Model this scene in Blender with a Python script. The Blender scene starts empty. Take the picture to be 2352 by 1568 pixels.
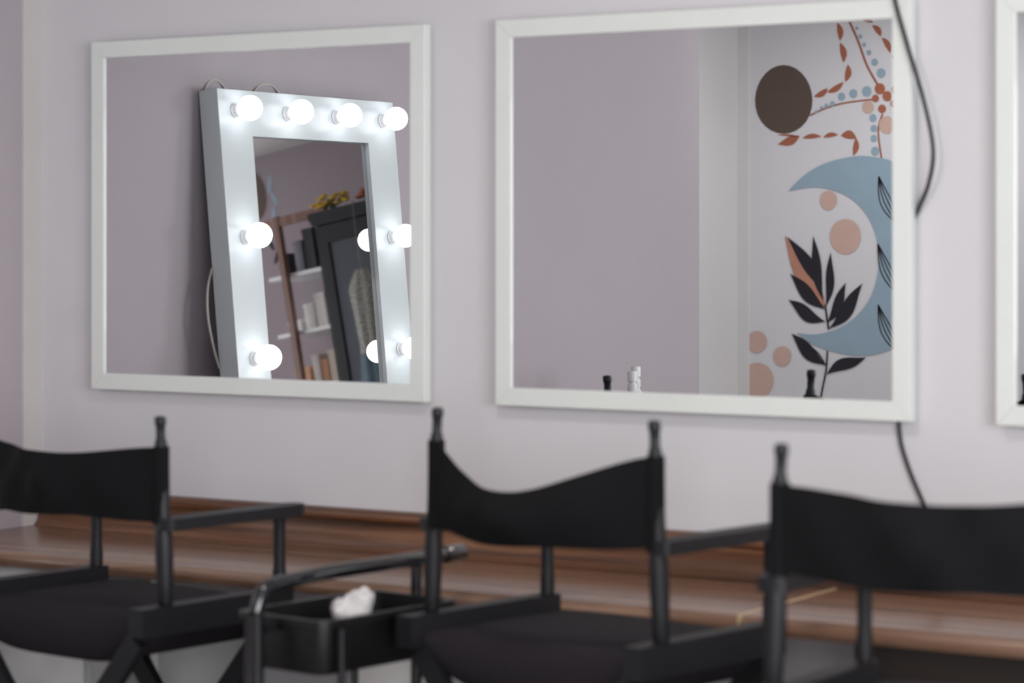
import bpy, bmesh, math, random
from mathutils import Vector, Matrix
from mathutils import noise as NZ
random.seed(7)
S=bpy.context.scene
COL=S.collection
S.view_settings.view_transform='Standard'

# ------------------------------------------------------------ materials
def mat(name, color, rough=0.5, metal=0.0, noise=0.0, nscale=8.0, bump=0.0, bscale=60.0, coat=0.0, emis=None, estr=0.0, spec=0.5):
    m=bpy.data.materials.new(name); m.use_nodes=True
    nt=m.node_tree; b=nt.nodes['Principled BSDF']
    b.inputs['Base Color'].default_value=(*color,1)
    b.inputs['Roughness'].default_value=rough
    b.inputs['Metallic'].default_value=metal
    b.inputs['Specular IOR Level'].default_value=spec
    b.inputs['Coat Weight'].default_value=coat
    if emis:
        b.inputs['Emission Color'].default_value=(*emis,1); b.inputs['Emission Strength'].default_value=estr
    tc=nt.nodes.new('ShaderNodeTexCoord')
    if noise>0:
        n=nt.nodes.new('ShaderNodeTexNoise'); n.inputs['Scale'].default_value=nscale; n.inputs['Detail'].default_value=5
        nt.links.new(tc.outputs['Object'],n.inputs['Vector'])
        r=nt.nodes.new('ShaderNodeValToRGB')
        r.color_ramp.elements[0].position=.3; r.color_ramp.elements[1].position=.7
        r.color_ramp.elements[0].color=(*[c*(1-noise) for c in color],1)
        r.color_ramp.elements[1].color=(*[min(1,c*(1+noise)) for c in color],1)
        nt.links.new(n.outputs['Fac'],r.inputs['Fac']); nt.links.new(r.outputs['Color'],b.inputs['Base Color'])
    if bump>0:
        n2=nt.nodes.new('ShaderNodeTexNoise'); n2.inputs['Scale'].default_value=bscale; n2.inputs['Detail'].default_value=3
        nt.links.new(tc.outputs['Object'],n2.inputs['Vector'])
        bp=nt.nodes.new('ShaderNodeBump'); bp.inputs['Strength'].default_value=bump; bp.inputs['Distance'].default_value=.004
        nt.links.new(n2.outputs['Fac'],bp.inputs['Height']); nt.links.new(bp.outputs['Normal'],b.inputs['Normal'])
    return m
def srgb(r,g,b):
    f=lambda c:(c/255/12.92 if c/255<=.04045 else ((c/255+.055)/1.055)**2.4)
    return (f(r),f(g),f(b))
def woodmat(name, c1,c2,c3, rough=.38, axis=0, scale=1.0, coat=.25, stretch=.8):
    m=bpy.data.materials.new(name); m.use_nodes=True
    nt=m.node_tree; b=nt.nodes['Principled BSDF']
    tc=nt.nodes.new('ShaderNodeTexCoord'); mp=nt.nodes.new('ShaderNodeMapping')
    sc=[30*scale]*3; sc[axis]=stretch*scale; mp.inputs['Scale'].default_value=sc
    n=nt.nodes.new('ShaderNodeTexNoise'); n.inputs['Scale'].default_value=1.0; n.inputs['Detail'].default_value=8; n.inputs['Roughness'].default_value=.62; n.inputs['Distortion'].default_value=.4
    r=nt.nodes.new('ShaderNodeValToRGB')
    e=r.color_ramp.elements; e[0].position=.34;e[0].color=(*c1,1);e[1].position=.68;e[1].color=(*c3,1)
    x=e.new(.5); x.color=(*c2,1)
    nt.links.new(tc.outputs['Object'],mp.inputs['Vector']); nt.links.new(mp.outputs['Vector'],n.inputs['Vector'])
    nt.links.new(n.outputs['Fac'],r.inputs['Fac']); nt.links.new(r.outputs['Color'],b.inputs['Base Color'])
    b.inputs['Roughness'].default_value=rough; b.inputs['Coat Weight'].default_value=coat; b.inputs['Coat Roughness'].default_value=.25
    return m

M_wall=mat('wall_paint_pale',srgb(215,213,217),.75,noise=.02,nscale=1.5,bump=.12,bscale=90)
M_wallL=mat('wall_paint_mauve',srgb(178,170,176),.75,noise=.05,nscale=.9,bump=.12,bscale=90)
M_wallB=mat('wall_paint_white',srgb(223,222,226),.75,noise=.015,nscale=1.5,bump=.1,bscale=90)
M_wallA=mat('wall_paint_grey',srgb(212,209,210),.75,noise=.015,nscale=1.5,bump=.1,bscale=90)
M_wallD=mat('wall_paint_dimmed',srgb(150,138,143),.75,noise=.03,nscale=1.5,bump=.1,bscale=90)  # darker colour paints in the dimness of the wall beside the window
M_ceil=mat('ceiling_paint',srgb(205,201,198),.8,noise=.01)
M_trim=mat('trim_paint',srgb(222,221,220),.7,noise=.02)
M_cream=mat('trim_cream',srgb(208,202,202),.7,noise=.02)
M_floor=woodmat('floor_laminate',srgb(120,116,112),srgb(150,145,139),srgb(172,167,160),.5,axis=0)
M_frame=mat('frame_white_lacquer',srgb(230,234,231),.45,noise=.015,nscale=12,coat=.1)
M_glass=mat('mirror_silver',(.84,.85,.86),.0,1.0)
M_glassd=mat('mirror_silver_dimmed',(.60,.59,.60),.02,1.0)  # grey tint put in to dim the room reflected in the vanity mirror
M_backing=mat('backing_board',srgb(110,100,88),.8,noise=.1)
M_black=mat('chair_black_wood',srgb(22,22,26),.48,noise=.12,nscale=30,bump=.05,spec=.4)
M_canvas=mat('canvas_black',srgb(13,13,16),.85,noise=.15,nscale=200,bump=.25,bscale=500,spec=.2)
M_seat=mat('canvas_seat',srgb(36,32,38),.85,noise=.15,nscale=200,bump=.25,bscale=500,spec=.2)
M_wood=woodmat('countertop_walnut',srgb(92,64,50),srgb(126,95,77),srgb(158,128,108),.25)
M_woodd=woodmat('backsplash_walnut',srgb(64,39,27),srgb(108,71,48),srgb(150,106,76),.28)
M_woodk=woodmat('cabinet_dark_walnut',srgb(24,17,14),srgb(36,26,21),srgb(50,38,31),.5)
M_brass=mat('joint_strip_brass',srgb(225,200,160),.35,.2,noise=.05)
M_white=mat('white_laminate',srgb(226,228,228),.4,noise=.015)
M_cab=mat('cabinet_grey_laminate',srgb(216,216,216),.45,noise=.015)
M_hframe=mat('vanity_white_gloss',srgb(215,224,226),.3,noise=.01,coat=.2)
M_bulb=mat('bulb_glow',(1,1,1),.3,noise=.001,emis=(.96,.96,1),estr=4.4)
M_sock=mat('socket_white',srgb(240,240,240),.4,noise=.02)
M_cable=mat('cable_black',srgb(42,40,46),.45,noise=.05)
M_cordw=mat('cord_white',srgb(205,200,190),.5,noise=.04)
M_blackpl=mat('trolley_black',srgb(10,10,12),.42,noise=.1,coat=.1)
M_metal=mat('tube_black_gloss',srgb(20,20,24),.22,.0,noise=.1,coat=.6)
M_paper=mat('tissue_paper',srgb(206,203,203),.8,noise=.08,nscale=60)
M_brown=mat('mural_brown',srgb(94,78,70),.8,noise=.03)
M_rust=mat('mural_rust',srgb(168,102,78),.8,noise=.05)
M_rustl=mat('mural_terracotta',srgb(190,136,114),.8,noise=.05)
M_peach=mat('mural_peach',srgb(208,177,164),.8,noise=.03)
M_blue=mat('mural_blue',srgb(152,175,190),.8,noise=.03)
M_ink=mat('mural_black',srgb(34,32,40),.8,noise=.05)
M_mwhite=mat('mural_white',srgb(222,220,224),.8,noise=.02)
M_wardrobe=mat('wardrobe_black',srgb(25,26,30),.45,noise=.15,nscale=14,spec=.3)
M_wglass=mat('wardrobe_glass',srgb(140,148,155),.08,.85,noise=.05)
M_shelfwood=woodmat('shelf_redwood',srgb(90,58,44),srgb(118,78,58),srgb(144,100,78),.5,axis=2)
M_yellow=mat('petal_yellow',srgb(222,184,60),.6,noise=.1)
M_orange=mat('petal_orange',srgb(176,95,55),.6,noise=.15)
M_green=mat('leaf_green',srgb(70,85,50),.6,noise=.15)
M_dress=mat('beaded_cloth',srgb(128,127,118),.6,noise=.5,nscale=80)
M_dressb=mat('blue_cloth',srgb(68,90,104),.7,noise=.25,nscale=20)
M_diff=mat('added_lamp_diffuser',(1,1,1),.5,noise=.001,emis=(1,.96,.9),estr=2)  # glowing face of the added ceiling lamps

# ------------------------------------------------------------ mesh helpers
def mkmesh(name,bm,mats,smooth=None,bevel=0):
    me=bpy.data.meshes.new(name)
    if bevel>0:
        bmesh.ops.bevel(bm,geom=[e for e in bm.edges if len(e.link_faces)==2 and e.calc_face_angle(0)>.5],offset=bevel,segments=3,profile=.5,affect='EDGES',clamp_overlap=True)
    bmesh.ops.recalc_face_normals(bm,faces=bm.faces)
    if smooth is not None:
        for f in bm.faces: f.smooth=True
        for e in bm.edges:
            if len(e.link_faces)==2 and e.calc_face_angle(0)>smooth: e.smooth=False
    bm.to_mesh(me); bm.free()
    for m in (mats if isinstance(mats,(list,tuple)) else [mats]): me.materials.append(m)
    return me
def new(name, bm, mats, parent=None, loc=(0,0,0), rot=(0,0,0), smooth=None, bevel=0):
    me=mkmesh(name,bm,mats,smooth,bevel)
    o=bpy.data.objects.new(name,me); COL.objects.link(o)
    o.location=loc; o.rotation_euler=rot
    if parent: o.parent=parent
    return o
def empty(name,loc,rot=(0,0,0)):
    o=bpy.data.objects.new(name,None); o.empty_display_size=.05; COL.objects.link(o); o.location=loc; o.rotation_euler=rot
    return o
def box(bm,lo,hi,mi=0):
    vs=[bm.verts.new((x,y,z)) for x in (lo[0],hi[0]) for y in (lo[1],hi[1]) for z in (lo[2],hi[2])]
    for idx in ((0,1,3,2),(4,6,7,5),(0,4,5,1),(2,3,7,6),(0,2,6,4),(1,5,7,3)):
        f=bm.faces.new([vs[i] for i in idx]); f.material_index=mi
    return vs
def obox(bm,p0,p1,w,h,up=(0,0,1),mi=0):
    p0=Vector(p0);p1=Vector(p1);d=(p1-p0).normalized();u=Vector(up);s=d.cross(u).normalized();u=s.cross(d).normalized()
    vs=[]
    for p in (p0,p1):
        for i,j in ((-1,-1),(1,-1),(1,1),(-1,1)):
            vs.append(bm.verts.new(p+s*(i*w/2)+u*(j*h/2)))
    for idx in ((3,2,1,0),(4,5,6,7),(0,1,5,4),(1,2,6,5),(2,3,7,6),(3,0,4,7)):
        f=bm.faces.new([vs[i] for i in idx]); f.material_index=mi
def lathe(bm,prof,seg=24,mtx=Matrix(),mi=0):
    rings=[]
    for r,z in prof:
        if r<1e-6: rings.append([bm.verts.new(mtx@Vector((0,0,z)))])
        else: rings.append([bm.verts.new(mtx@Vector((r*math.cos(2*math.pi*k/seg),r*math.sin(2*math.pi*k/seg),z))) for k in range(seg)])
    for A,B in zip(rings[:-1],rings[1:]):
        for k in range(seg):
            k2=(k+1)%seg
            vs=[A[k%len(A)],A[k2%len(A)],B[k2%len(B)],B[k%len(B)]]
            u=[]
            for v in vs:
                if v not in u: u.append(v)
            if len(u)>2:
                f=bm.faces.new(u); f.material_index=mi
    if len(rings[0])>1: bm.faces.new(rings[0][::-1]).material_index=mi
    if len(rings[-1])>1: bm.faces.new(rings[-1]).material_index=mi
def smoothpath(pts,n=8):
    P=[Vector(p) for p in pts]; out=[]
    for i in range(len(P)-1):
        p0=P[max(i-1,0)];p1=P[i];p2=P[i+1];p3=P[min(i+2,len(P)-1)]
        for k in range(n):
            t=k/n
            out.append(.5*((2*p1)+(-p0+p2)*t+(2*p0-5*p1+4*p2-p3)*t*t+(-p0+3*p1-3*p2+p3)*t**3))
    out.append(P[-1]); return out
def tube(bm,pts,r,seg=10,n=8,mi=0):
    P=smoothpath(pts,n) if n>1 else [Vector(p) for p in pts]
    T=[(P[min(i+1,len(P)-1)]-P[max(i-1,0)]).normalized() for i in range(len(P))]
    N=T[0].orthogonal().normalized(); rings=[]
    for i,p in enumerate(P):
        N=(N-T[i]*N.dot(T[i])).normalized(); B=T[i].cross(N)
        rings.append([bm.verts.new(p+N*r*math.cos(2*math.pi*k/seg)+B*r*math.sin(2*math.pi*k/seg)) for k in range(seg)])
    for A,B_ in zip(rings[:-1],rings[1:]):
        for k in range(seg): bm.faces.new((A[k],A[(k+1)%seg],B_[(k+1)%seg],B_[k])).material_index=mi
    bm.faces.new(rings[0][::-1]).material_index=mi; bm.faces.new(rings[-1]).material_index=mi
def extr(bm,prof,x0,x1,axis='x',mi=0):
    A=[];B=[]
    for (p,q) in prof:
        if axis=='x': A.append(bm.verts.new((x0,p,q)));B.append(bm.verts.new((x1,p,q)))
        elif axis=='y': A.append(bm.verts.new((p,x0,q)));B.append(bm.verts.new((p,x1,q)))
        else: A.append(bm.verts.new((p,q,x0)));B.append(bm.verts.new((p,q,x1)))
    n=len(A)
    for k in range(n): bm.faces.new((A[k],A[(k+1)%n],B[(k+1)%n],B[k])).material_index=mi
    bm.faces.new(A[::-1]).material_index=mi; bm.faces.new(B).material_index=mi
def top(o,label,cat,group=None):
    o["label"]=label;o["category"]=cat
    if group:o["group"]=group
def struct(o): o["kind"]="structure"
def bx(name,lo,hi,m,parent=None,bevel=0,loc=(0,0,0)):
    bm=bmesh.new(); box(bm,lo,hi); return new(name,bm,m,parent,bevel=bevel,loc=loc)
def copytree(o,loc,rz):
    c=o.copy(); c.location=loc; c.rotation_euler=(0,0,rz); COL.objects.link(c)
    for k in o.children:
        kc=k.copy(); kc.parent=c; COL.objects.link(kc)
        for g in k.children:
            gc=g.copy(); gc.parent=kc; COL.objects.link(gc)
    return c

# ------------------------------------------------------------ room shell
CZ=2.64; XL=-1.436; XR=4.3; YB=-5.65; YJ=-3.74; XJ=-2.23; T=.1
struct(bx('wall_back',(XL-T,0,0),(XR+T,T,CZ),M_wall))
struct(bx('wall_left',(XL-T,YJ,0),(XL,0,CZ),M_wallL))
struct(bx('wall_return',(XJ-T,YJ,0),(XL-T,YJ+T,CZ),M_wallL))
struct(bx('wall_alcove',(XJ-T,YB,0),(XJ,YJ,CZ),M_wallA))
WX0,WX1,WZ0,WZ1=2.75,4.05,.95,2.25
XS=.2
struct(bx('wall_front',(XJ-T,YB-T,0),(XS,YB,CZ),M_wallB))
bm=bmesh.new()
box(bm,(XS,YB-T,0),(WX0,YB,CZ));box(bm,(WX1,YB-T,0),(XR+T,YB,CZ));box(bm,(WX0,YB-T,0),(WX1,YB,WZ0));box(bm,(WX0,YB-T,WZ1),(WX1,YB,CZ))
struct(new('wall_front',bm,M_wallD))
bm=bmesh.new()
VY0,VY1,VZ0,VZ1=-4.4,-2.0,.9,2.3
box(bm,(XR,YB,0),(XR+T,VY0,CZ));box(bm,(XR,VY1,0),(XR+T,0,CZ));box(bm,(XR,VY0,0),(XR+T,VY1,VZ0));box(bm,(XR,VY0,VZ1),(XR+T,VY1,CZ))
struct(new('wall_right',bm,M_wall))
struct(bx('floor',(XJ-T,YB-T,-.1),(XR+T,T,0),M_floor))
struct(bx('ceiling',(XJ-T,YB-T,CZ),(XR+T,T,CZ+.1),M_ceil))
def windowframe(name,lo,hi,axis):
    bm=bmesh.new(); w=.05
    (a0,z0),(a1,z1)=lo,hi
    am=(a0+a1)/2
    for (p,q,r,s) in ((a0,z0,a0+w,z1),(a1-w,z0,a1,z1),(a0+w,z0,a1-w,z0+w),(a0+w,z1-w,a1-w,z1),(am-w/2,z0+w,am+w/2,z1-w)):
        if axis=='x': box(bm,(p,YB-T+.02,q),(r,YB-.02,s))
        else: box(bm,(XR+.02,p,q),(XR+T-.02,r,s))
    struct(new(name,bm,M_trim))
windowframe('window_1',(WX0,WZ0),(WX1,WZ1),'x')
windowframe('window_2',(VY0,VZ0),(VY1,VZ1),'y')
struct(bx('trim_1',(XL,-.075,CZ*0),(XL+.006,0,CZ),M_cream))
struct(bx('trim_2',(XJ,YB,0),(XJ+.06,YB+.006,CZ),M_trim,bevel=.002))
struct(bx('baseboard_back',(XL+.012,-.014,0),(XR,0,.08),M_trim))
struct(bx('baseboard_front',(XJ+.085,YB,0),(XR,YB+.014,.08),M_trim))

# ------------------------------------------------------------ wall mirrors
MW=1.019; MZ0,MZ1=1.125,2.006; FW=.041
def wall_mirror(x0,label):
    H=MZ1-MZ0
    e=empty('wall_mirror',(x0+MW/2,0,MZ0))
    W=MW/2
    prof=[(0,-.012),(0,-.0355),(.0015,-.037),(.0395,-.037),(FW,-.0365),(FW,-.012)]
    bm=bmesh.new()
    cs=[(-W,0),(W,0),(W,H),(-W,H)]; n=[(1,1),(-1,1),(-1,-1),(1,-1)]
    for s in range(4):
        c0,c1=cs[s],cs[(s+1)%4]; n0,n1=n[s],n[(s+1)%4]
        A=[];B=[]
        dx=(c1[0]-c0[0]);dz=(c1[1]-c0[1]);L=math.hypot(dx,dz);g=.0004
        for d,y in prof:
            A.append(bm.verts.new((c0[0]+n0[0]*d+dx/L*g,y,c0[1]+n0[1]*d+dz/L*g)))
            B.append(bm.verts.new((c1[0]+n1[0]*d-dx/L*g,y,c1[1]+n1[1]*d-dz/L*g)))
        m=len(A)
        for k in range(m): bm.faces.new((A[k],A[(k+1)%m],B[(k+1)%m],B[k]))
        bm.faces.new(A);bm.faces.new(B[::-1])
    new('frame',bm,M_frame,e)
    bx('mirror_glass',(-W+FW-.004,-.031,FW-.004),(W-FW+.004,-.020,H-FW+.004),M_glass,e)
    bx('backing_board',(-W+.05,-.0195,.05),(W-.05,0,H-.05),M_backing,e)
    top(e,label,'mirror','white framed wall mirrors')
    return e
wall_mirror(-1.236,"white wooden framed wall mirror reflecting a bulb-lit vanity mirror")
wall_mirror(-.0225,"white wooden framed wall mirror with black cable over its frame")
wall_mirror(1.182,"white wooden framed wall mirror hung above the wooden counter")

bm=bmesh.new()
tube(bm,[(.86,-.006,2.638),(.90,-.012,2.35),(.945,-.035,2.10),(.964,-.043,2.002),(.994,-.044,1.901),(1.0275,-.042,1.792),(1.045,-.034,1.692),(1.03,-.020,1.621),(1.002,-.008,1.567),(.975,-.0055,1.50),(.962,-.0055,1.3),(.957,-.0055,1.12),(.974,-.0055,1.039),(1.0185,-.008,.943),(1.040,-.012,.90),(1.048,-.014,.870)],.0048,8)
o=new('power_cable',bm,M_cable,smooth=1)
top(o,"thin black power cable running down the wall over a mirror frame","cable")

# ------------------------------------------------------------ counter
CT=.768; CF=-.500
def countertop(x0,x1,name='worktop'):
    bm=bmesh.new()
    prof=[(-.001,CT-.038),(-.001,CT)]
    for k in range(0,9):
        an=math.pi/2+math.pi*k/8
        prof.append((CF+.019+.019*math.cos(an),CT-.019+.019*math.sin(an)))
    extr(bm,prof,x0,x1); return new(name,bm,M_wood,smooth=.6)
w1=countertop(XL+.007,.8255); top(w1,"walnut-look worktop with rounded front edge along the mirror wall","countertop","walnut worktops")
w2=countertop(.8345,XR-.001); top(w2,"walnut-look worktop section butted against a joining strip","countertop","walnut worktops")
bm=bmesh.new(); box(bm,(.826,CF+.005,CT-.03),(.834,-.001,CT+.0012))
o=new('joining_strip',bm,M_brass); top(o,"thin pale strip joining two walnut worktops","trim strip")
bm=bmesh.new()
prof=[(-.001,CT+.0005),(-.001,CT+.096)]
for k in range(9):
    an=math.pi/2+math.pi*k/8*.95; prof.append((-.024+.015*math.cos(an),CT+.081+.015*math.sin(an)))
prof+=[(-.026,CT+.064),(-.026,CT+.030),(-.032,CT+.012),(-.045,CT+.0005)]
extr(bm,prof,XL+.014,XR-.002)
o=new('backsplash',bm,M_woodd,smooth=.6); top(o,"dark walnut backsplash with rounded lip running along back of counter","backsplash")

def cupboard(x0,x1,label,m=None,group='pale grey cabinets under the counter'):
    m=m or M_cab
    e=empty('base_cabinet',((x0+x1)/2,-.225,0)); w=(x1-x0)/2; H=CT-.04
    bm=bmesh.new(); t=.018
    box(bm,(-w,-.20,0.05),(-w+t,.20,H));box(bm,(w-t,-.20,.05),(w,.20,H));box(bm,(-w+t,-.20,H-t),(w-t,.20,H));box(bm,(-w+t,-.20,.05),(w-t,.20,.05+t));box(bm,(-w+t,.18,.05+t),(w-t,.20,H-t));box(bm,(-w+.02,-.17,0),(w-.02,.18,.05))
    new('body',bm,m,e)
    d=bx('door',(-w+.002,-.22,.053),(w-.002,-.2005,H-.003),m,e,bevel=.002)
    bm=bmesh.new(); tube(bm,[(w-.03,-.2205,.40),(w-.03,-.242,.40),(w-.03,-.242,.30),(w-.03,-.2205,.30)],.004,8,1)
    new('handle',bm,M_blackpl,d)
    top(e,label,'cabinet',group)
cupboard(-1.27,-.90,"pale grey laminate cabinet standing under the counter")
cupboard(-.12,.15,"pale grey laminate cabinet standing under the counter")
for x in (1.05,1.502,1.954):  # cabinets added to make the space under the worktop dark
    cupboard(x,x+.45,"dark walnut cabinet added to darken the space under the counter",M_woodk,'added dark cabinets under the counter')
bm=bmesh.new(); box(bm,(-.778,-.35,0),(-.756,-.02,CT-.0385)); o=new('support_panel',bm,M_white,bevel=.002); top(o,"white upright panel supporting the walnut counter","panel","white counter support panels")
c=o.copy(); c.location=(3.2+.767,0,0); COL.objects.link(c)

# ------------------------------------------------------------ director chairs
HW=.27
def canvas_mesh(droop,bulge_,skew,zbd=.012,zb0=.955,pw=1.5,fa=1.0):
    bm=bmesh.new(); N=44;K=8; g=[]
    for i in range(N+1):
        t=-1+2*i/N
        tt=t-skew*(1-t*t)
        c=max(math.cos(math.pi*tt/2),0); c0_=max(math.cos(math.pi*t/2),0)
        row=[]
        for j in range(K+1):
            v=j/K
            bulge=bulge_*(c0_**1.1)*(.75+.25*math.sin(math.pi*v))
            zt=1.118-droop*c**pw; zb=zb0-zbd*c0_+.004*math.sin(5*t)*c0_
            fold=fa*(.005*math.sin(9*t+4*v)*c0_+.003*math.sin(17*t-6*v)*c0_)
            row.append((HW*.965*t,-.012-bulge-fold,zb+(zt-zb)*v))
        g.append(row)
    th_=.0035
    vf=[[bm.verts.new((x,y-th_/2,z)) for x,y,z in r] for r in g]; vb=[[bm.verts.new((x,y+th_/2,z)) for x,y,z in r] for r in g]
    for i in range(N):
        for j in range(K):
            bm.faces.new((vf[i][j],vf[i+1][j],vf[i+1][j+1],vf[i][j+1])); bm.faces.new((vb[i][j+1],vb[i+1][j+1],vb[i+1][j],vb[i][j]))
        bm.faces.new((vf[i][K],vf[i+1][K],vb[i+1][K],vb[i][K])); bm.faces.new((vf[i+1][0],vf[i][0],vb[i][0],vb[i+1][0]))
    for s in (-1,1):
        mt=Matrix.Translation((s*(HW-.002),0,0))
        lathe(bm,[(.0165,zb0-.005),(.0185,zb0-.004),(.0175,1.0),(.0168,1.06),(.0168,1.119),(.0148,1.12)],20,mt)
    return mkmesh('backrest',bm,M_canvas,smooth=.7)
def make_chair(loc,rz,label,cm):
    e=empty('director_chair',loc,(0,0,rz))
    o=bpy.data.objects.new('backrest',cm); COL.objects.link(o); o.parent=e
    for s in (-1,1):
        bm=bmesh.new()
        prof=[(.0140,.789),(.0155,.792),(.0170,.84),(.0182,.89),(.0178,.925),(.0155,.955),(.0138,1.06),(.0132,1.120),(.0120,1.130),(.0095,1.136),(.0095,1.162),(.0110,1.165),(.0118,1.170),(.0118,1.177),(.0100,1.182),(0,1.184)]
        lathe(bm,prof,20)
        for v in bm.verts: v.co.x+=s*(HW+.010-(v.co.z-.8)/.38*.015)
        new('back_post',bm,M_black,e,smooth=.6)
        bm=bmesh.new(); P=[]
        y0,y1,w=-.016,.395,.0265
        for k in range(9):
            an=math.pi*k/8; P.append((w*math.cos(an),y1-w+w*math.sin(an)))
        for k in range(9):
            an=math.pi+math.pi*k/8; P.append((w*math.cos(an),y0+w*.5+w*.5*math.sin(an)))
        extr(bm,[(s*HW+s*.01+p,q) for p,q in P],.945,.970,'z')
        new('armrest',bm,M_black,e,bevel=.003)
        bm=bmesh.new(); lathe(bm,[(.0145,.789),(.0145,.82),(.0125,.84),(.0125,.93),(.0145,.9445)],16,Matrix.Translation((s*(HW+.006),.335,0)))
        new('front_post',bm,M_black,e,smooth=.6)
        bm=bmesh.new(); box(bm,(s*(HW+.008)-.020,-.080,.728),(s*(HW+.008)+.020,.355,.788)); new('seat_rail',bm,M_black,e,bevel=.006)
        bm=bmesh.new(); box(bm,(s*(HW-.01)-.018,-.07,0),(s*(HW-.01)+.018,.42,.045)); new('foot_rail',bm,M_black,e,bevel=.006)
    # padded seat: rounded cushion cross-section with bulging rear and front edges
    bm=bmesh.new(); N=24
    rows=[]
    ys=[(-.030,.62),(-.046,.85),(-.050,.5),(-.046,.15),(-.030,.0)]
    def sec(t):
        zt=.757+.008*(1-t*t)**.6; zb=.724-.070*(1-t**4)**.7; return zt,zb
    prof_y=[(-.028,1.0),(-.040,.88),(-.047,.66),(-.047,.36),(-.040,.12),(-.028,0.0),(.335,0.0),(.348,.12),(.355,.36),(.355,.66),(.348,.88),(.335,1.0)]
    for i in range(N+1):
        t=-1+2*i/N; zt,zb=sec(t)
        rows.append([bm.verts.new((t*(HW-.014),y,zb+(zt-zb)*f)) for y,f in prof_y])
    n_=len(prof_y)
    for i in range(N):
        for k in range(n_):
            bm.faces.new((rows[i][k],rows[i][(k+1)%n_],rows[i+1][(k+1)%n_],rows[i+1][k]))
    bm.faces.new(rows[0]);bm.faces.new(rows[-1][::-1])
    new('seat',bm,M_seat,e,smooth=1.0)
    for (y,s) in ((-.065,1),(-.038,-1),(.325,1),(.351,-1)):
        bm=bmesh.new(); obox(bm,(s*(HW-.0),y,.722),(-s*(HW-.01),y,.043),.022,.045,up=(0,0,1)); new('leg',bm,M_black,e,bevel=.004)
    bm=bmesh.new()
    box(bm,(-.24,.378,.26),(.24,.400,.30)); 
    for x in (-.235,.205): box(bm,(x,.378,.045),(x+.03,.400,.26))
    for k in range(3): box(bm,(-.24,.402+k*.04,.29),(.24,.436+k*.04,.302))
    new('footrest',bm,M_black,e,bevel=.002)
    top(e,label,'chair',"black folding director chairs")
    return e
cmA=canvas_mesh(.022,.055,.0,.0,.962); cmB=canvas_mesh(.076,.095,-.12,.012,.955,1.25,.6); cmC=canvas_mesh(.014,.05,.0,.008,.977,2.0)
c0=make_chair((-.528,-.914,0),math.radians(-7),"tall black wooden director chair with taut canvas back",cmA)
c1=copytree(c0,(.636,-.921,0),math.radians(-10)); c1["label"]="tall black wooden director chair with slack drooping canvas back"
c2=copytree(c0,(1.567,-1.29,0),math.radians(-1))
for c,m in ((c1,cmB),(c2,cmC)):
    for k in c.children:
        if k.name.startswith('backrest'): k.data=m
c0.scale=(1.045,1,.968); c1.scale=(1.005,1,.998); c2.scale=(1,1,.996)

# ------------------------------------------------------------ trolley
yaw=math.radians(-8)
tr=empty('salon_trolley',(.185,-.905,0),(0,0,yaw))
def tray(z0,z1,name,w=.112,d=.19):
    bm=bmesh.new(); t=.006
    def ring(w,d,z,r=.03):
        out=[]
        for cx,cy,a0 in ((w-r,d-r,0),(-w+r,d-r,90),(-w+r,-d+r,180),(w-r,-d+r,270)):
            for k in range(6):
                an=math.radians(a0+k*18); out.append(bm.verts.new((cx+r*math.cos(an),cy+r*math.sin(an),z)))
        return out
    R_=[ring(w-.008,d-.008,z0),ring(w-.002,d-.002,z0+.01),ring(w,d,z1-.014),ring(w+.008,d+.008,z1-.012),ring(w+.008,d+.008,z1),ring(w-t,d-t,z1),ring(w-t-.004,d-t-.004,z0+.012)]
    for A,B in zip(R_[:-1],R_[1:]):
        n=len(A)
        for k in range(n): bm.faces.new((A[k],A[(k+1)%n],B[(k+1)%n],B[k]))
    bm.faces.new(R_[0][::-1]);bm.faces.new(R_[-1])
    return new(name,bm,M_blackpl,tr,smooth=.7)
tray(.686,.79,'tray');tray(.42,.50,'tray');tray(.13,.21,'tray')
hu=-.015
bm=bmesh.new()
tube(bm,[(hu,-.235,.07),(hu,-.235,.5),(hu,-.235,.77),(hu,-.235,.80),(hu,-.225,.830),(hu,-.198,.846),(hu,-.1,.854),(hu,0,.857),(hu,.15,.858),(hu,.28,.858),(hu,.355,.858)],.0145,14,5)
lathe(bm,[(.0145,0),(.0182,.002),(.0182,.055),(.014,.06)],14,Matrix.Translation((hu,.30,.858))@Matrix.Rotation(-math.pi/2,4,'X'))
new('handle',bm,M_metal,tr,smooth=.8)
bm=bmesh.new(); tube(bm,[(hu,.215,.07),(hu,.215,.4),(hu,.215,.844)],.0115,12,2); new('front_tube',bm,M_metal,tr,smooth=.8)
for z in (.77,.47,.18):
    for y in (-1,1):
        bm=bmesh.new(); obox(bm,(hu,y*.226 if y<0 else .207,z),(hu,y*.196,z),.03,.02); new('bracket',bm,M_metal,tr)
for sx in (-1,1):
    for y in (-.15,.15):
        bm=bmesh.new(); tube(bm,[(sx*.125,y,.07),(sx*.125,y,.774)],.008,12,2); new('side_tube',bm,M_metal,tr,smooth=.8)
for sx,y in ((-.125,-.15),(.125,-.15),(-.125,.15),(.125,.15)):
    bm=bmesh.new(); lathe(bm,[(.0,-.009),(.026,-.009),(.03,-.005),(.03,.005),(.026,.009),(0,.009)],20,Matrix.Translation((sx,y,.03))@Matrix.Rotation(math.pi/2,4,'Y'))
    obox(bm,(sx,y,.03),(sx,y,.075),.03,.012,up=(0,1,0))
    new('caster',bm,M_blackpl,tr,smooth=.6)
top(tr,"black salon trolley with tubular carrying handle and deep trays between chairs","trolley")

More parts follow.
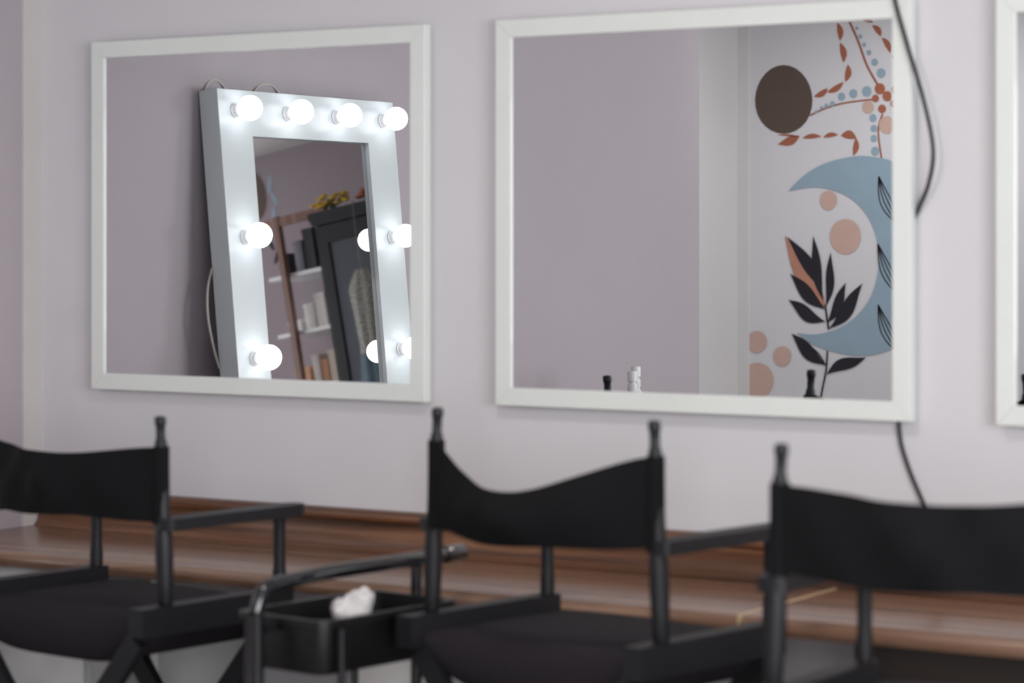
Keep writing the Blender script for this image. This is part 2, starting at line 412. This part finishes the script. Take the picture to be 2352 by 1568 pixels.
# crumpled tissue standing on the tray floor
bm=bmesh.new(); bmesh.ops.create_cube(bm,size=1)
bmesh.ops.subdivide_edges(bm,edges=bm.edges[:],cuts=9,use_grid_fill=True)
for v in bm.verts:
    p=v.co.copy()
    q=Vector((p.x*4.2,p.y*4.2,p.z*4.2))
    cell=NZ.cell_vector(q*.9+Vector((5,3,1)))
    d=NZ.noise_vector(q*.8+Vector((4,1,7)))*.17+(cell-Vector((.5,.5,.5)))*.06
    s_=1-.18*max(0,p.length-.58)/.25
    p=p*s_+d
    sk=.22*p.z
    v.co=Vector((p.x*.072-sk*.06,p.y*.056+.02*p.z*p.x,p.z*.104+p.x*.022))
zmin=min(v.co.z for v in bm.verts)
for v in bm.verts: v.co.z-=zmin
o=new('crumpled_tissue',bm,M_paper,loc=(.212,-.925,.6985),rot=(0,0,math.radians(30)),smooth=.35); top(o,"crumpled white tissue paper standing in the black trolley tray","tissue")

# ------------------------------------------------------------ lighted vanity mirror
VW=.8665; VH=1.16; TH=.0647; phi=math.radians(-5.5)
con_top=.767
vm=empty('lighted_vanity_mirror',(-1.257-TH*math.cos(phi),-1.135,con_top),(0,phi,0))
hw=VW/2; bs,bt=.147,.130
bm=bmesh.new()
outer=[(-hw,0),(hw,0),(hw,VH),(-hw,VH)]; inner=[(-hw+bs,bt),(hw-bs,bt),(hw-bs,VH-bt),(-hw+bs,VH-bt)]
O1=[bm.verts.new((0,y,z)) for y,z in outer];O2=[bm.verts.new((TH,y,z)) for y,z in outer]
I2=[bm.verts.new((TH,y,z)) for y,z in inner];I1=[bm.verts.new((TH-.02,y,z)) for y,z in inner]
for k in range(4):
    j=(k+1)%4
    bm.faces.new((O1[k],O1[j],O2[j],O2[k]));bm.faces.new((O2[k],O2[j],I2[j],I2[k]));bm.faces.new((I2[k],I2[j],I1[j],I1[k]))
bm.faces.new(O1[::-1]);bm.faces.new(I1)
new('frame',bm,M_hframe,vm,bevel=.0015)
bx('mirror_glass',(TH-.0199,-hw+bs+.001,bt+.001),(TH-.014,hw-bs-.001,VH-bt-.001),M_glassd,vm)
pos=[]
ys=[hw-.0735-i*(VW-.140)/3 for i in range(4)]
for y in ys: pos.append((y,VH-.059))
for w in (.418,.761,1.105):
    for y in (ys[0],ys[3]): pos.append((y,VH-w))
for (y,z) in pos:
    s_=empty('lamp',(TH,y,z)); s_.parent=vm
    bm=bmesh.new(); rm=Matrix.Rotation(math.pi/2,4,'Y')
    lathe(bm,[(.0205,0.0003),(.0205,.004),(.018,.006),(.0175,.018),(.016,.020)],20,rm); new('socket',bm,M_sock,s_,smooth=.6)
    bm=bmesh.new()
    pr=[(.0145,.0205)]
    for k in range(14):
        an=-math.pi/2+.42+(math.pi-.42)*(k/13); pr.append((max(.0355*math.cos(an),0) if k<13 else 0,.0540+.0355*math.sin(an)))
    lathe(bm,pr,28,rm); new('bulb',bm,M_bulb,s_,smooth=1.2)
for pts,r in (([(.005,hw-.02,VH),(.0,hw-.05,VH+.03),(.0,hw-.09,VH+.035),(.005,hw-.13,VH)],.0028),
              ([(.005,hw-.24,VH),(.0,hw-.28,VH+.03),(.0,hw-.34,VH+.035),(.005,hw-.38,VH)],.0028),
              ([(-.0,hw+.001,VH-.50),(.0,hw+.028,VH-.56),(.0,hw+.035,VH-.64),(.0,hw+.018,VH-.73),(.0,hw+.001,VH-.78)],.0035)):
    bm=bmesh.new(); tube(bm,pts,r,8); new('cord',bm,M_cordw,vm,smooth=1)
top(vm,"white box-framed vanity mirror ringed with glowing round bulbs, leaning on wall","mirror")

ct=empty('console_table',(-1.215,-2.16,0))
bx('tabletop',(-.219,-1.46,.737),(.219,1.46,.767),M_wood,ct,bevel=.004)
for sx in (-1,1):
    for y in (-1.42,0,1.42):
        bx('leg',(sx*.19-.02,y-.02,0),(sx*.19+.02,y+.02,.7365),M_white,ct,bevel=.003)
bx('apron',(-.169,-1.38,.66),(.169,1.38,.7365),M_white,ct)
top(ct,"long walnut-topped console table carrying vanity mirror and bottles","table")
def bottle(loc,h,mat_body,label,capm):
    e=empty('spray_bottle',loc)
    b=h-.075
    bm=bmesh.new(); lathe(bm,[(.026,0),(.029,.004),(.029,b*.8),(.025,b*.93),(.014,b),(.0135,b+.006)],24); new('body',bm,mat_body,e,smooth=.7)
    bm=bmesh.new(); lathe(bm,[(.0165,b+.006),(.0172,b+.009),(.0165,b+.030),(.0125,b+.033),(.0125,b+.038),(.0168,b+.041),(.0168,b+.070),(.0155,b+.075)],24); new('cap',bm,capm,e,smooth=.6)
    top(e,label,'bottle','bottles on the console table')
bottle((-1.073,-2.56,con_top),.297,M_white,"slim white bottle with white cap on console table",M_white)
bottle((-1.110,-2.65,con_top),.308,M_white,"slim white bottle with white cap on console table",M_white)

# ------------------------------------------------------------ mural painted on the front wall
ca,sa=.8499,.5270
def MP(px,py):
    r=(px-1172)/5800; Xc=sa*(4.929+5.59);Zc=ca*(4.929+5.59)
    q=(Zc*r-Xc)/(ca+sa*r); Z=-sa*q+Zc
    return (3.056+q,1.5-(py-554)/5800*Z)
bm=bmesh.new(); mats_m=[M_brown,M_rust,M_peach,M_blue,M_ink,M_rustl,M_mwhite]
BR,RU,PE,BL,INK,TE,WH=range(7)
def poly(pts,mi,l,raw=False):
    vs=[]
    for p in pts:
        x,z=p if raw else MP(*p); vs.append(bm.verts.new((x,YB+.0006+.0005*l,z)))
    f=bm.faces.new(vs); f.material_index=mi
def ell(cx,cy,rx,ry,mi,l,ang=0,n=28,wob=0):
    ca_,sa_=math.cos(ang),math.sin(ang); P=[]
    for k in range(n):
        t=2*math.pi*k/n; w=1+wob*math.sin(3*t+cx)
        x,y=rx*math.cos(t)*w,ry*math.sin(t)*w; P.append((cx+x*ca_-y*sa_,cy+x*sa_+y*ca_))
    poly(P,mi,l)
def leaf(b,t,w,mi,l,c=0,n=18,pk=.85):
    b=Vector(b);t=Vector(t);d=t-b;nn=Vector((-d.y,d.x)).normalized();L=[];Rr=[]
    for k in range(n+1):
        u=k/n; p=b+d*u+nn*c*math.sin(math.pi*u)*1.0; hwid=w/2*math.sin(math.pi*u**pk)**1.15
        L.append(p+nn*hwid);Rr.append(p-nn*hwid)
    poly([*L,*Rr[1:-1][::-1]],mi,l)
def sleaf(b,t,w,mi,l,c=0,n=22):
    b=Vector(b);t=Vector(t);d=t-b;nn=Vector((-d.y,d.x)).normalized();L=[];Rr=[]
    for k in range(n+1):
        u=k/n; p=b+d*u+nn*c*math.sin(2*math.pi*u)*.35+nn*c*math.sin(math.pi*u)*.7; hwid=w/2*(math.sin(math.pi*u**.95)**1.2)
        L.append(p+nn*hwid);Rr.append(p-nn*hwid)
    poly([*L,*Rr[1:-1][::-1]],mi,l)
def stroke(pts,w,mi,l):
    P=smoothpath([(p[0],p[1],0) for p in pts],6)
    for i in range(len(P)-1):
        d=(P[i+1]-P[i]).normalized(); n_=Vector((-d.y,d.x,0))*w/2
        e_=d*.4
        poly([(P[i]-e_+n_).xy,(P[i+1]+e_+n_).xy,(P[i+1]+e_-n_).xy,(P[i]-e_-n_).xy],mi,l)
def half(p0,p1,bul,mi,l):
    p0=Vector(p0);p1=Vector(p1);d=p1-p0;nn=Vector((-d.y,d.x)).normalized();P=[]
    for k in range(13):
        u=k/12;P.append(p0+d*u+nn*bul*math.sin(math.pi*u)**.8)
    for k in range(1,12):
        u=1-k/12;P.append(p0+d*u-nn*bul*.25*math.sin(math.pi*u))
    poly(P,mi,l)
ell(1797,229,66,79,BR,1,wob=.01)
for p0,p1,b in (((1920,52),(1926,94),-11),((1926,98),(1934,144),-12),((1938,188),(1944,148),12),((1934,188),(1896,212),-11),((1898,202),(1866,222),-11),
    ((1782,310),(1832,314),-4),((1840,318),(1884,314),-9),((1888,316),(1922,310),-9),((1928,312),(1964,318),-16),((1962,316),(1956,358),-11),
    ((1978,46),(2002,52),-9),((2000,58),(2020,84),-11),((2022,86),(2042,122),-11),((2046,128),(2072,150),-10),((2076,154),(2110,164),-10),((2114,164),(2150,160),-10)):
    half(p0,p1,b,RU,2)
leaf((1834,312),(1782,332),20,RU,2,c=-3)
stroke([(1948,50),(1968,95),(1988,150),(2014,197)],5,RU,2)
stroke([(1858,265),(1895,248),(1940,236),(2005,228)],4,RU,2)
stroke([(2024,262),(2014,300),(2022,366)],4,RU,2)
stroke([(2050,215),(2100,190),(2160,180)],4,RU,2)
for x,y,r in ((1965,65,4),(1973,84,5),(1982,103,5),(1993,121,6),(2006,143,8.5),(2021,168,11),(1872,257,4),(1884,248,4),(1895,243,5),(1909,238,6),(1930,222,9),(1957,215,10),(1988,210,12),(2002,271,9),(2004,295,8),(2004,318,8),(2007,347,10),(2092,240,9),(2112,262,8)):
    ell(x,y,r*.92,r*1.05,BL,3,n=16)
for x,y,r in ((2018,204,13),(2035,221,12),(2008,226,9),(2023,250,10),(2053,206,9),(2050,238,9)): ell(x,y,r*.92,r,RU,4,n=16)
for x,y,r in ((1991,246,14),(2034,287,19),(1900,460,21),(1939,543,38),(1736,785,24),(1794,818,22),(1737,874,39)): ell(x,y,r*.94,r*1.07,PE,5,wob=.01)
cres=[(1808,439),(1838,408),(1875,383),(1922,366),(1980,358),(2048,370),(2110,405),(2160,470),(2188,560),(2180,650),(2140,735),(2080,785),(2010,813),(1950,815),(1890,801),(1852,783),(1828,764)]
inn=[(1870,768),(1920,755),(1965,725),(1998,680),(2014,620),(2013,560),(1995,505),(1960,462),(1915,438),(1865,430)]
def sm2(P,n=5): return [q.xy for q in smoothpath([(x,y,0) for x,y in P],n)]
so,si=sm2(cres),sm2([(1828,764)]+inn+[(1808,439)])
m=60
def samp(P,u):
    i=u*(len(P)-1); k=min(int(i),len(P)-2); return P[k].lerp(P[k+1],i-k)
si=si[::-1]
for k in range(m):
    poly([samp(so,k/m),samp(so,(k+1)/m),samp(si,(k+1)/m),samp(si,k/m)] if k not in(0,m-1) else ([samp(so,0),samp(so,1/m),samp(si,1/m)] if k==0 else [samp(so,k/m),samp(so,1),samp(si,k/m)]),BL,6)
stroke([(1893,700),(1897,730),(1901,756)],4,INK,8)
stroke([(1883,912),(1889,880),(1895,850),(1898,806)],4,INK,8)
stroke([(1865,800),(1880,815),(1893,838)],3,INK,8)
leaf((1893,704),(1800,540),44,TE,7,c=-4)
leaf((1884,662),(1805,543),28,INK,8,c=5)
sleaf((1888,690),(1865,540),23,INK,9,c=-5)
sleaf((1894,705),(1906,578),20,INK,9,c=6)
sleaf((1893,710),(1812,628),30,INK,8,c=-6)
sleaf((1894,738),(1808,688),30,INK,8,c=-10)
sleaf((1897,742),(1941,648),24,INK,9,c=7)
sleaf((1901,755),(1979,650),30,INK,8,c=10)
sleaf((1894,838),(1815,765),30,INK,8,c=-7)
sleaf((1896,860),(1987,820),28,INK,8,c=-8)
def oleaf(b,t,w,c):
    b=Vector(b);t=Vector(t);d=t-b;nn=Vector((-d.y,d.x)).normalized()
    for s in (-1,-.3,.35,1):
        stroke([tuple(b+d*u+nn*(c*math.sin(math.pi*u)+s*w/2*math.sin(math.pi*u**.8))) for u in (0,.15,.3,.5,.7,.85,1)],2.6,INK,9)
oleaf((2062,512),(2016,405),26,-8);oleaf((2068,676),(2014,560),26,-8);oleaf((2066,808),(2015,700),26,-8)
oleaf((2066,505),(2120,420),26,8);oleaf((2070,670),(2128,590),26,8);oleaf((2070,800),(2120,720),26,8)
stroke([(2066,860),(2068,700),(2064,560),(2062,500),(2070,420)],3,INK,9)
o=new('wall_mural',bm,mats_m); top(o,"abstract boho mural of blue crescent, terracotta dots and black leaves","mural","painted wall murals")
bm=bmesh.new()
def rl(pts,mi,l=2): poly(pts,mi,l,raw=True)
def rell(cx,cz,rx,rz,mi,l=2,ang=0,n=24):
    rl([(cx+rx*math.cos(2*math.pi*k/n)*math.cos(ang)-rz*math.sin(2*math.pi*k/n)*math.sin(ang),cz+rx*math.cos(2*math.pi*k/n)*math.sin(ang)+rz*math.sin(2*math.pi*k/n)*math.cos(ang)) for k in range(n)],mi,l)
rell(2.26,2.44,.085,.13,BR);rell(2.145,2.48,.012,.05,BL,3,.3);rell(2.13,2.40,.012,.04,BL,3,-.3);rell(2.15,2.32,.012,.045,BL,3,.2)
rell(2.20,2.26,.02,.04,RU,3,.2);rell(2.20,2.18,.012,.05,INK,3,-.4);rell(2.17,2.10,.012,.04,INK,3,.5)
o=new('wall_mural',bm,mats_m); top(o,"small painted cluster of brown oval and blue leaves on wall","mural","painted wall murals")

# ------------------------------------------------------------ wardrobe
wd=empty('wardrobe',(1.06,-5.355,0))
W2,D2,WH_=.42,.275,2.12
bm=bmesh.new(); t=.02
box(bm,(-W2,-D2,0.0),(-W2+t,D2,WH_));box(bm,(W2-t,-D2,0),(W2,D2,WH_));box(bm,(-W2+t,-D2,0.06),(W2-t,-D2+.01,WH_));box(bm,(-W2+t,-D2,WH_-t),(W2-t,D2,WH_));box(bm,(-W2+t,-D2+.01,.06),(W2-t,D2,.08));box(bm,(-W2+t,-D2+.02,.0),(W2-t,D2-.03,.06))
new('body',bm,M_wardrobe,wd)
bm=bmesh.new(); extr(bm,[(-W2-.003,WH_),(-W2-.022,WH_+.040),(-W2-.022,WH_+.065),(W2+.022,WH_+.065),(W2+.022,WH_+.040),(W2+.003,WH_)],-D2,D2+.035,'y'); new('cornice',bm,M_wardrobe,wd,bevel=.004)
for s in (-1,1):
    x0,x1=(0.002,W2-.002) if s>0 else (-W2+.002,-.002)
    bm=bmesh.new(); st=.065
    box(bm,(x0,D2+.001,.08),(x0+st,D2+.023,WH_-.005));box(bm,(x1-st,D2+.001,.08),(x1,D2+.023,WH_-.005));box(bm,(x0+st,D2+.001,WH_-.09),(x1-st,D2+.023,WH_-.005));box(bm,(x0+st,D2+.001,.08),(x1-st,D2+.023,.6))
    d=new('door',bm,M_wardrobe,wd,bevel=.002)
    bx('glass_pane',(x0+st+.0005,D2+.006,.6005),(x1-st-.0005,D2+.011,WH_-.0905),M_wglass,d)
    bm=bmesh.new(); xk=.022*s; lathe(bm,[(.008,0),(.006,.012),(.014,.02),(.012,.03),(0,.033)],16,Matrix.Translation((xk+ (.02 if s>0 else -.02),D2+.0235,1.1))@Matrix.Rotation(-math.pi/2,4,'X')); new('knob',bm,M_sock,d,smooth=.6)
top(wd,"tall black wardrobe with cornice and glazed doors","wardrobe")
bm=bmesh.new(); prof=[(1.86,.03,.008),(1.82,.06,.015),(1.77,.085,.02),(1.66,.075,.025),(1.5,.068,.025),(1.46,.072,.028),(1.2,.11,.03),(.85,.14,.03)]
rings=[]
for z,rx,ry in prof:
    rings.append([bm.verts.new((rx*math.cos(a_)*(1+.05*math.sin(9*a_)),ry*math.sin(a_)*(1+.15*math.sin(7*a_)),z)) for a_ in [2*math.pi*k/36 for k in range(36)]])
for ri,(A,B) in enumerate(zip(rings[:-1],rings[1:])):
    for k in range(36): bm.faces.new((A[k],A[(k+1)%36],B[(k+1)%36],B[k])).material_index=(1 if ri>=5 else 0)
bm.faces.new(rings[0]);bm.faces.new(rings[-1])
tube(bm,[(0,0,1.86),(0,0,1.93),(0,-.01,2.1),(0,-.02,2.186),(0,-.03,2.188)],.002,6)
o=new('hanging_dress',bm,[M_dress,M_dressb],loc=(1.20,-4.990,0),smooth=1); top(o,"grey beaded bodice and blue skirt hanging on the black wardrobe","dress")
def bunch(x,y,m,label,n=14,sp=.10):
    e=empty('flower_bunch',(x,y,WH_+.0655)); 
    bm=bmesh.new()
    bf=bmesh.new()
    for i in range(n):
        an=random.uniform(0,6.28); rr=random.uniform(.03,sp); z=random.uniform(.02,.070)
        p=Vector((rr*math.cos(an),rr*math.sin(an)*.45,z)); tube(bm,[(0,0,.006),tuple(p*.5+Vector((0,0,.01))),tuple(p)],.0025,6,4)
        for k in range(6):
            b=2*math.pi*k/6; d=Vector((math.cos(b),math.sin(b),.4)); q=p+d*.010
            lathe(bf,[(0,-.013),(.007,-.004),(.008,.004),(0,.013)],6,Matrix.Translation(q)@d.to_track_quat('Z','Y').to_matrix().to_4x4())
        lathe(bf,[(0,-.006),(.007,0),(0,.008)],8,Matrix.Translation(p))
    lathe(bm,[(.02,0),(.022,.003),(.01,.012),(0,.014)],12)
    new('stems',bm,M_green,e,smooth=1); new('petals',bf,m,e,smooth=1)
    top(e,label,'artificial flowers','flower bunches on top of the wardrobe')
bunch(1.38,-5.10,M_yellow,"bunch of yellow artificial flowers on the black wardrobe",20,.125)
bunch(1.17,-5.12,M_orange,"bunch of orange artificial flowers on the black wardrobe",18,.10)
ls=empty('ladder_shelf',(1.735,-5.47,0))
for x in (-.19,.10):
    bm=bmesh.new(); obox(bm,(x,.225,0),(x,.225,2.24),.03,.035,up=(0,1,0)); new('upright',bm,M_shelfwood,ls,bevel=.003)
    bm=bmesh.new(); obox(bm,(x,-.155,0),(x,-.155,2.24),.03,.035,up=(0,1,0)); new('upright',bm,M_shelfwood,ls,bevel=.003)
bm=bmesh.new(); box(bm,(-.175,.212,2.19),(.085,.238,2.235)); new('top_rail',bm,M_shelfwood,ls,bevel=.003)
LZ=[.4,.75,1.08,1.38,1.66,1.95]
for z in LZ: bx('shelf',(-.21,-.136,z-.02),(.22,.206,z),M_white,ls,bevel=.002)
top(ls,"reddish wooden ladder shelf with white boards beside the black wardrobe","shelf")
cols=[srgb(225,220,215),srgb(40,40,44),srgb(205,150,110),srgb(235,232,228),srgb(120,120,130),srgb(200,185,170),srgb(170,90,70)]
CM=[mat('carton_%d'%i,c,.5,noise=.06) for i,c in enumerate(cols)]
def carton(x,y,z,w,d,h,m,ry=0):
    e=bmesh.new(); box(e,(-w/2,-d/2,0),(w/2,d/2,h-.02)); box(e,(-w/2-.002,-d/2-.002,h-.0198),(w/2+.002,d/2+.002,h))
    return new('carton_box',e,m,loc=(x,y,z+.0005),bevel=.0015)
nmz={0:'cream',1:'black',2:'orange-tan',3:'white',4:'grey',5:'beige',6:'rust-red'}
for z,items in ((1.95,[(1.60,.10,.13,.19,1),(1.72,.06,.10,.21,1),(1.79,.05,.10,.16,4),(1.89,.06,.1,.11,1)]),(1.66,[(1.60,.07,.12,.13,3),(1.70,.06,.12,.17,0),(1.78,.06,.10,.13,3),(1.88,.08,.1,.06,3)]),(1.38,[(1.57,.05,.12,.12,2),(1.63,.04,.12,.14,0),(1.68,.04,.12,.16,5),(1.73,.04,.12,.12,2),(1.78,.04,.12,.15,3),(1.87,.09,.12,.10,2)]),(1.08,[(1.60,.08,.12,.15,6),(1.70,.08,.12,.14,2),(1.82,.12,.12,.12,0)])):
    for (x,w,d,h,ci) in items:
        o=carton(x,-5.37,z,w,d,h,CM[ci])
        top(o,"small %s cardboard box standing on a white shelf board"%nmz[ci],'box','boxes on the ladder shelf')

# ------------------------------------------------------------ lights
def area(name,loc,rot,sx,sy,p,c,shape='RECTANGLE'):
    l=bpy.data.lights.new(name,'AREA'); l.shape=shape; l.size=sx
    if shape=='RECTANGLE': l.size_y=sy
    l.energy=p;l.color=c
    o=bpy.data.objects.new(name,l);COL.objects.link(o);o.location=loc;o.rotation_euler=rot; return o
area('window_light',((WX0+WX1)/2,YB-.09,(WZ0+WZ1)/2),(math.radians(90),0,math.radians(0)),1.2,1.2,93,(.99,.985,1))
area('window_light',(XR+.09,(VY0+VY1)/2,(VZ0+VZ1)/2),(math.radians(90),0,math.radians(90)),2.3,1.3,110,(.95,.98,1))
def added_ceiling_lamp(x,y,p,c):  # unseen lamps added to warm the mirror wall and brighten the mural
    e=empty('added_ceiling_lamp',(x,y,CZ))
    bm=bmesh.new(); lathe(bm,[(.20,-.0005),(.20,-.03),(.19,-.035),(.185,-.03),(.185,-.008)],40); new('housing',bm,M_trim,e,smooth=.5)
    bm=bmesh.new(); lathe(bm,[(.183,-.012),(.183,-.028),(.12,-.034),(0,-.037)],40); new('diffuser',bm,M_diff,e,smooth=.8)
    top(e,"made-up round ceiling lamp with glowing diffuser, added for extra light",'lamp','added ceiling lamps')
    area('added_ceiling_light',(x,y,CZ-.045),(0,0,0),.36,.36,p,c,'DISK')
added_ceiling_lamp(.8,-1.6,12,(1,.92,.85))
added_ceiling_lamp(-1.1,-4.7,15,(1,.98,.97))
w=bpy.data.worlds.new('World'); S.world=w; w.use_nodes=True
bg=w.node_tree.nodes['Background']; bg.inputs['Color'].default_value=(.8,.88,1,1); bg.inputs['Strength'].default_value=1.0

# ------------------------------------------------------------ camera
c=bpy.data.cameras.new('Camera'); co=bpy.data.objects.new('Camera',c); COL.objects.link(co)
co.location=(3.056,-4.929,1.5); co.rotation_euler=(math.radians(90),0,math.radians(31.8))
c.sensor_width=36; c.lens=36*5800/2352; c.shift_y=-230/2352
c.dof.use_dof=True; c.dof.focus_distance=8.5; c.dof.aperture_fstop=3.2
c.clip_start=.05
S.camera=co
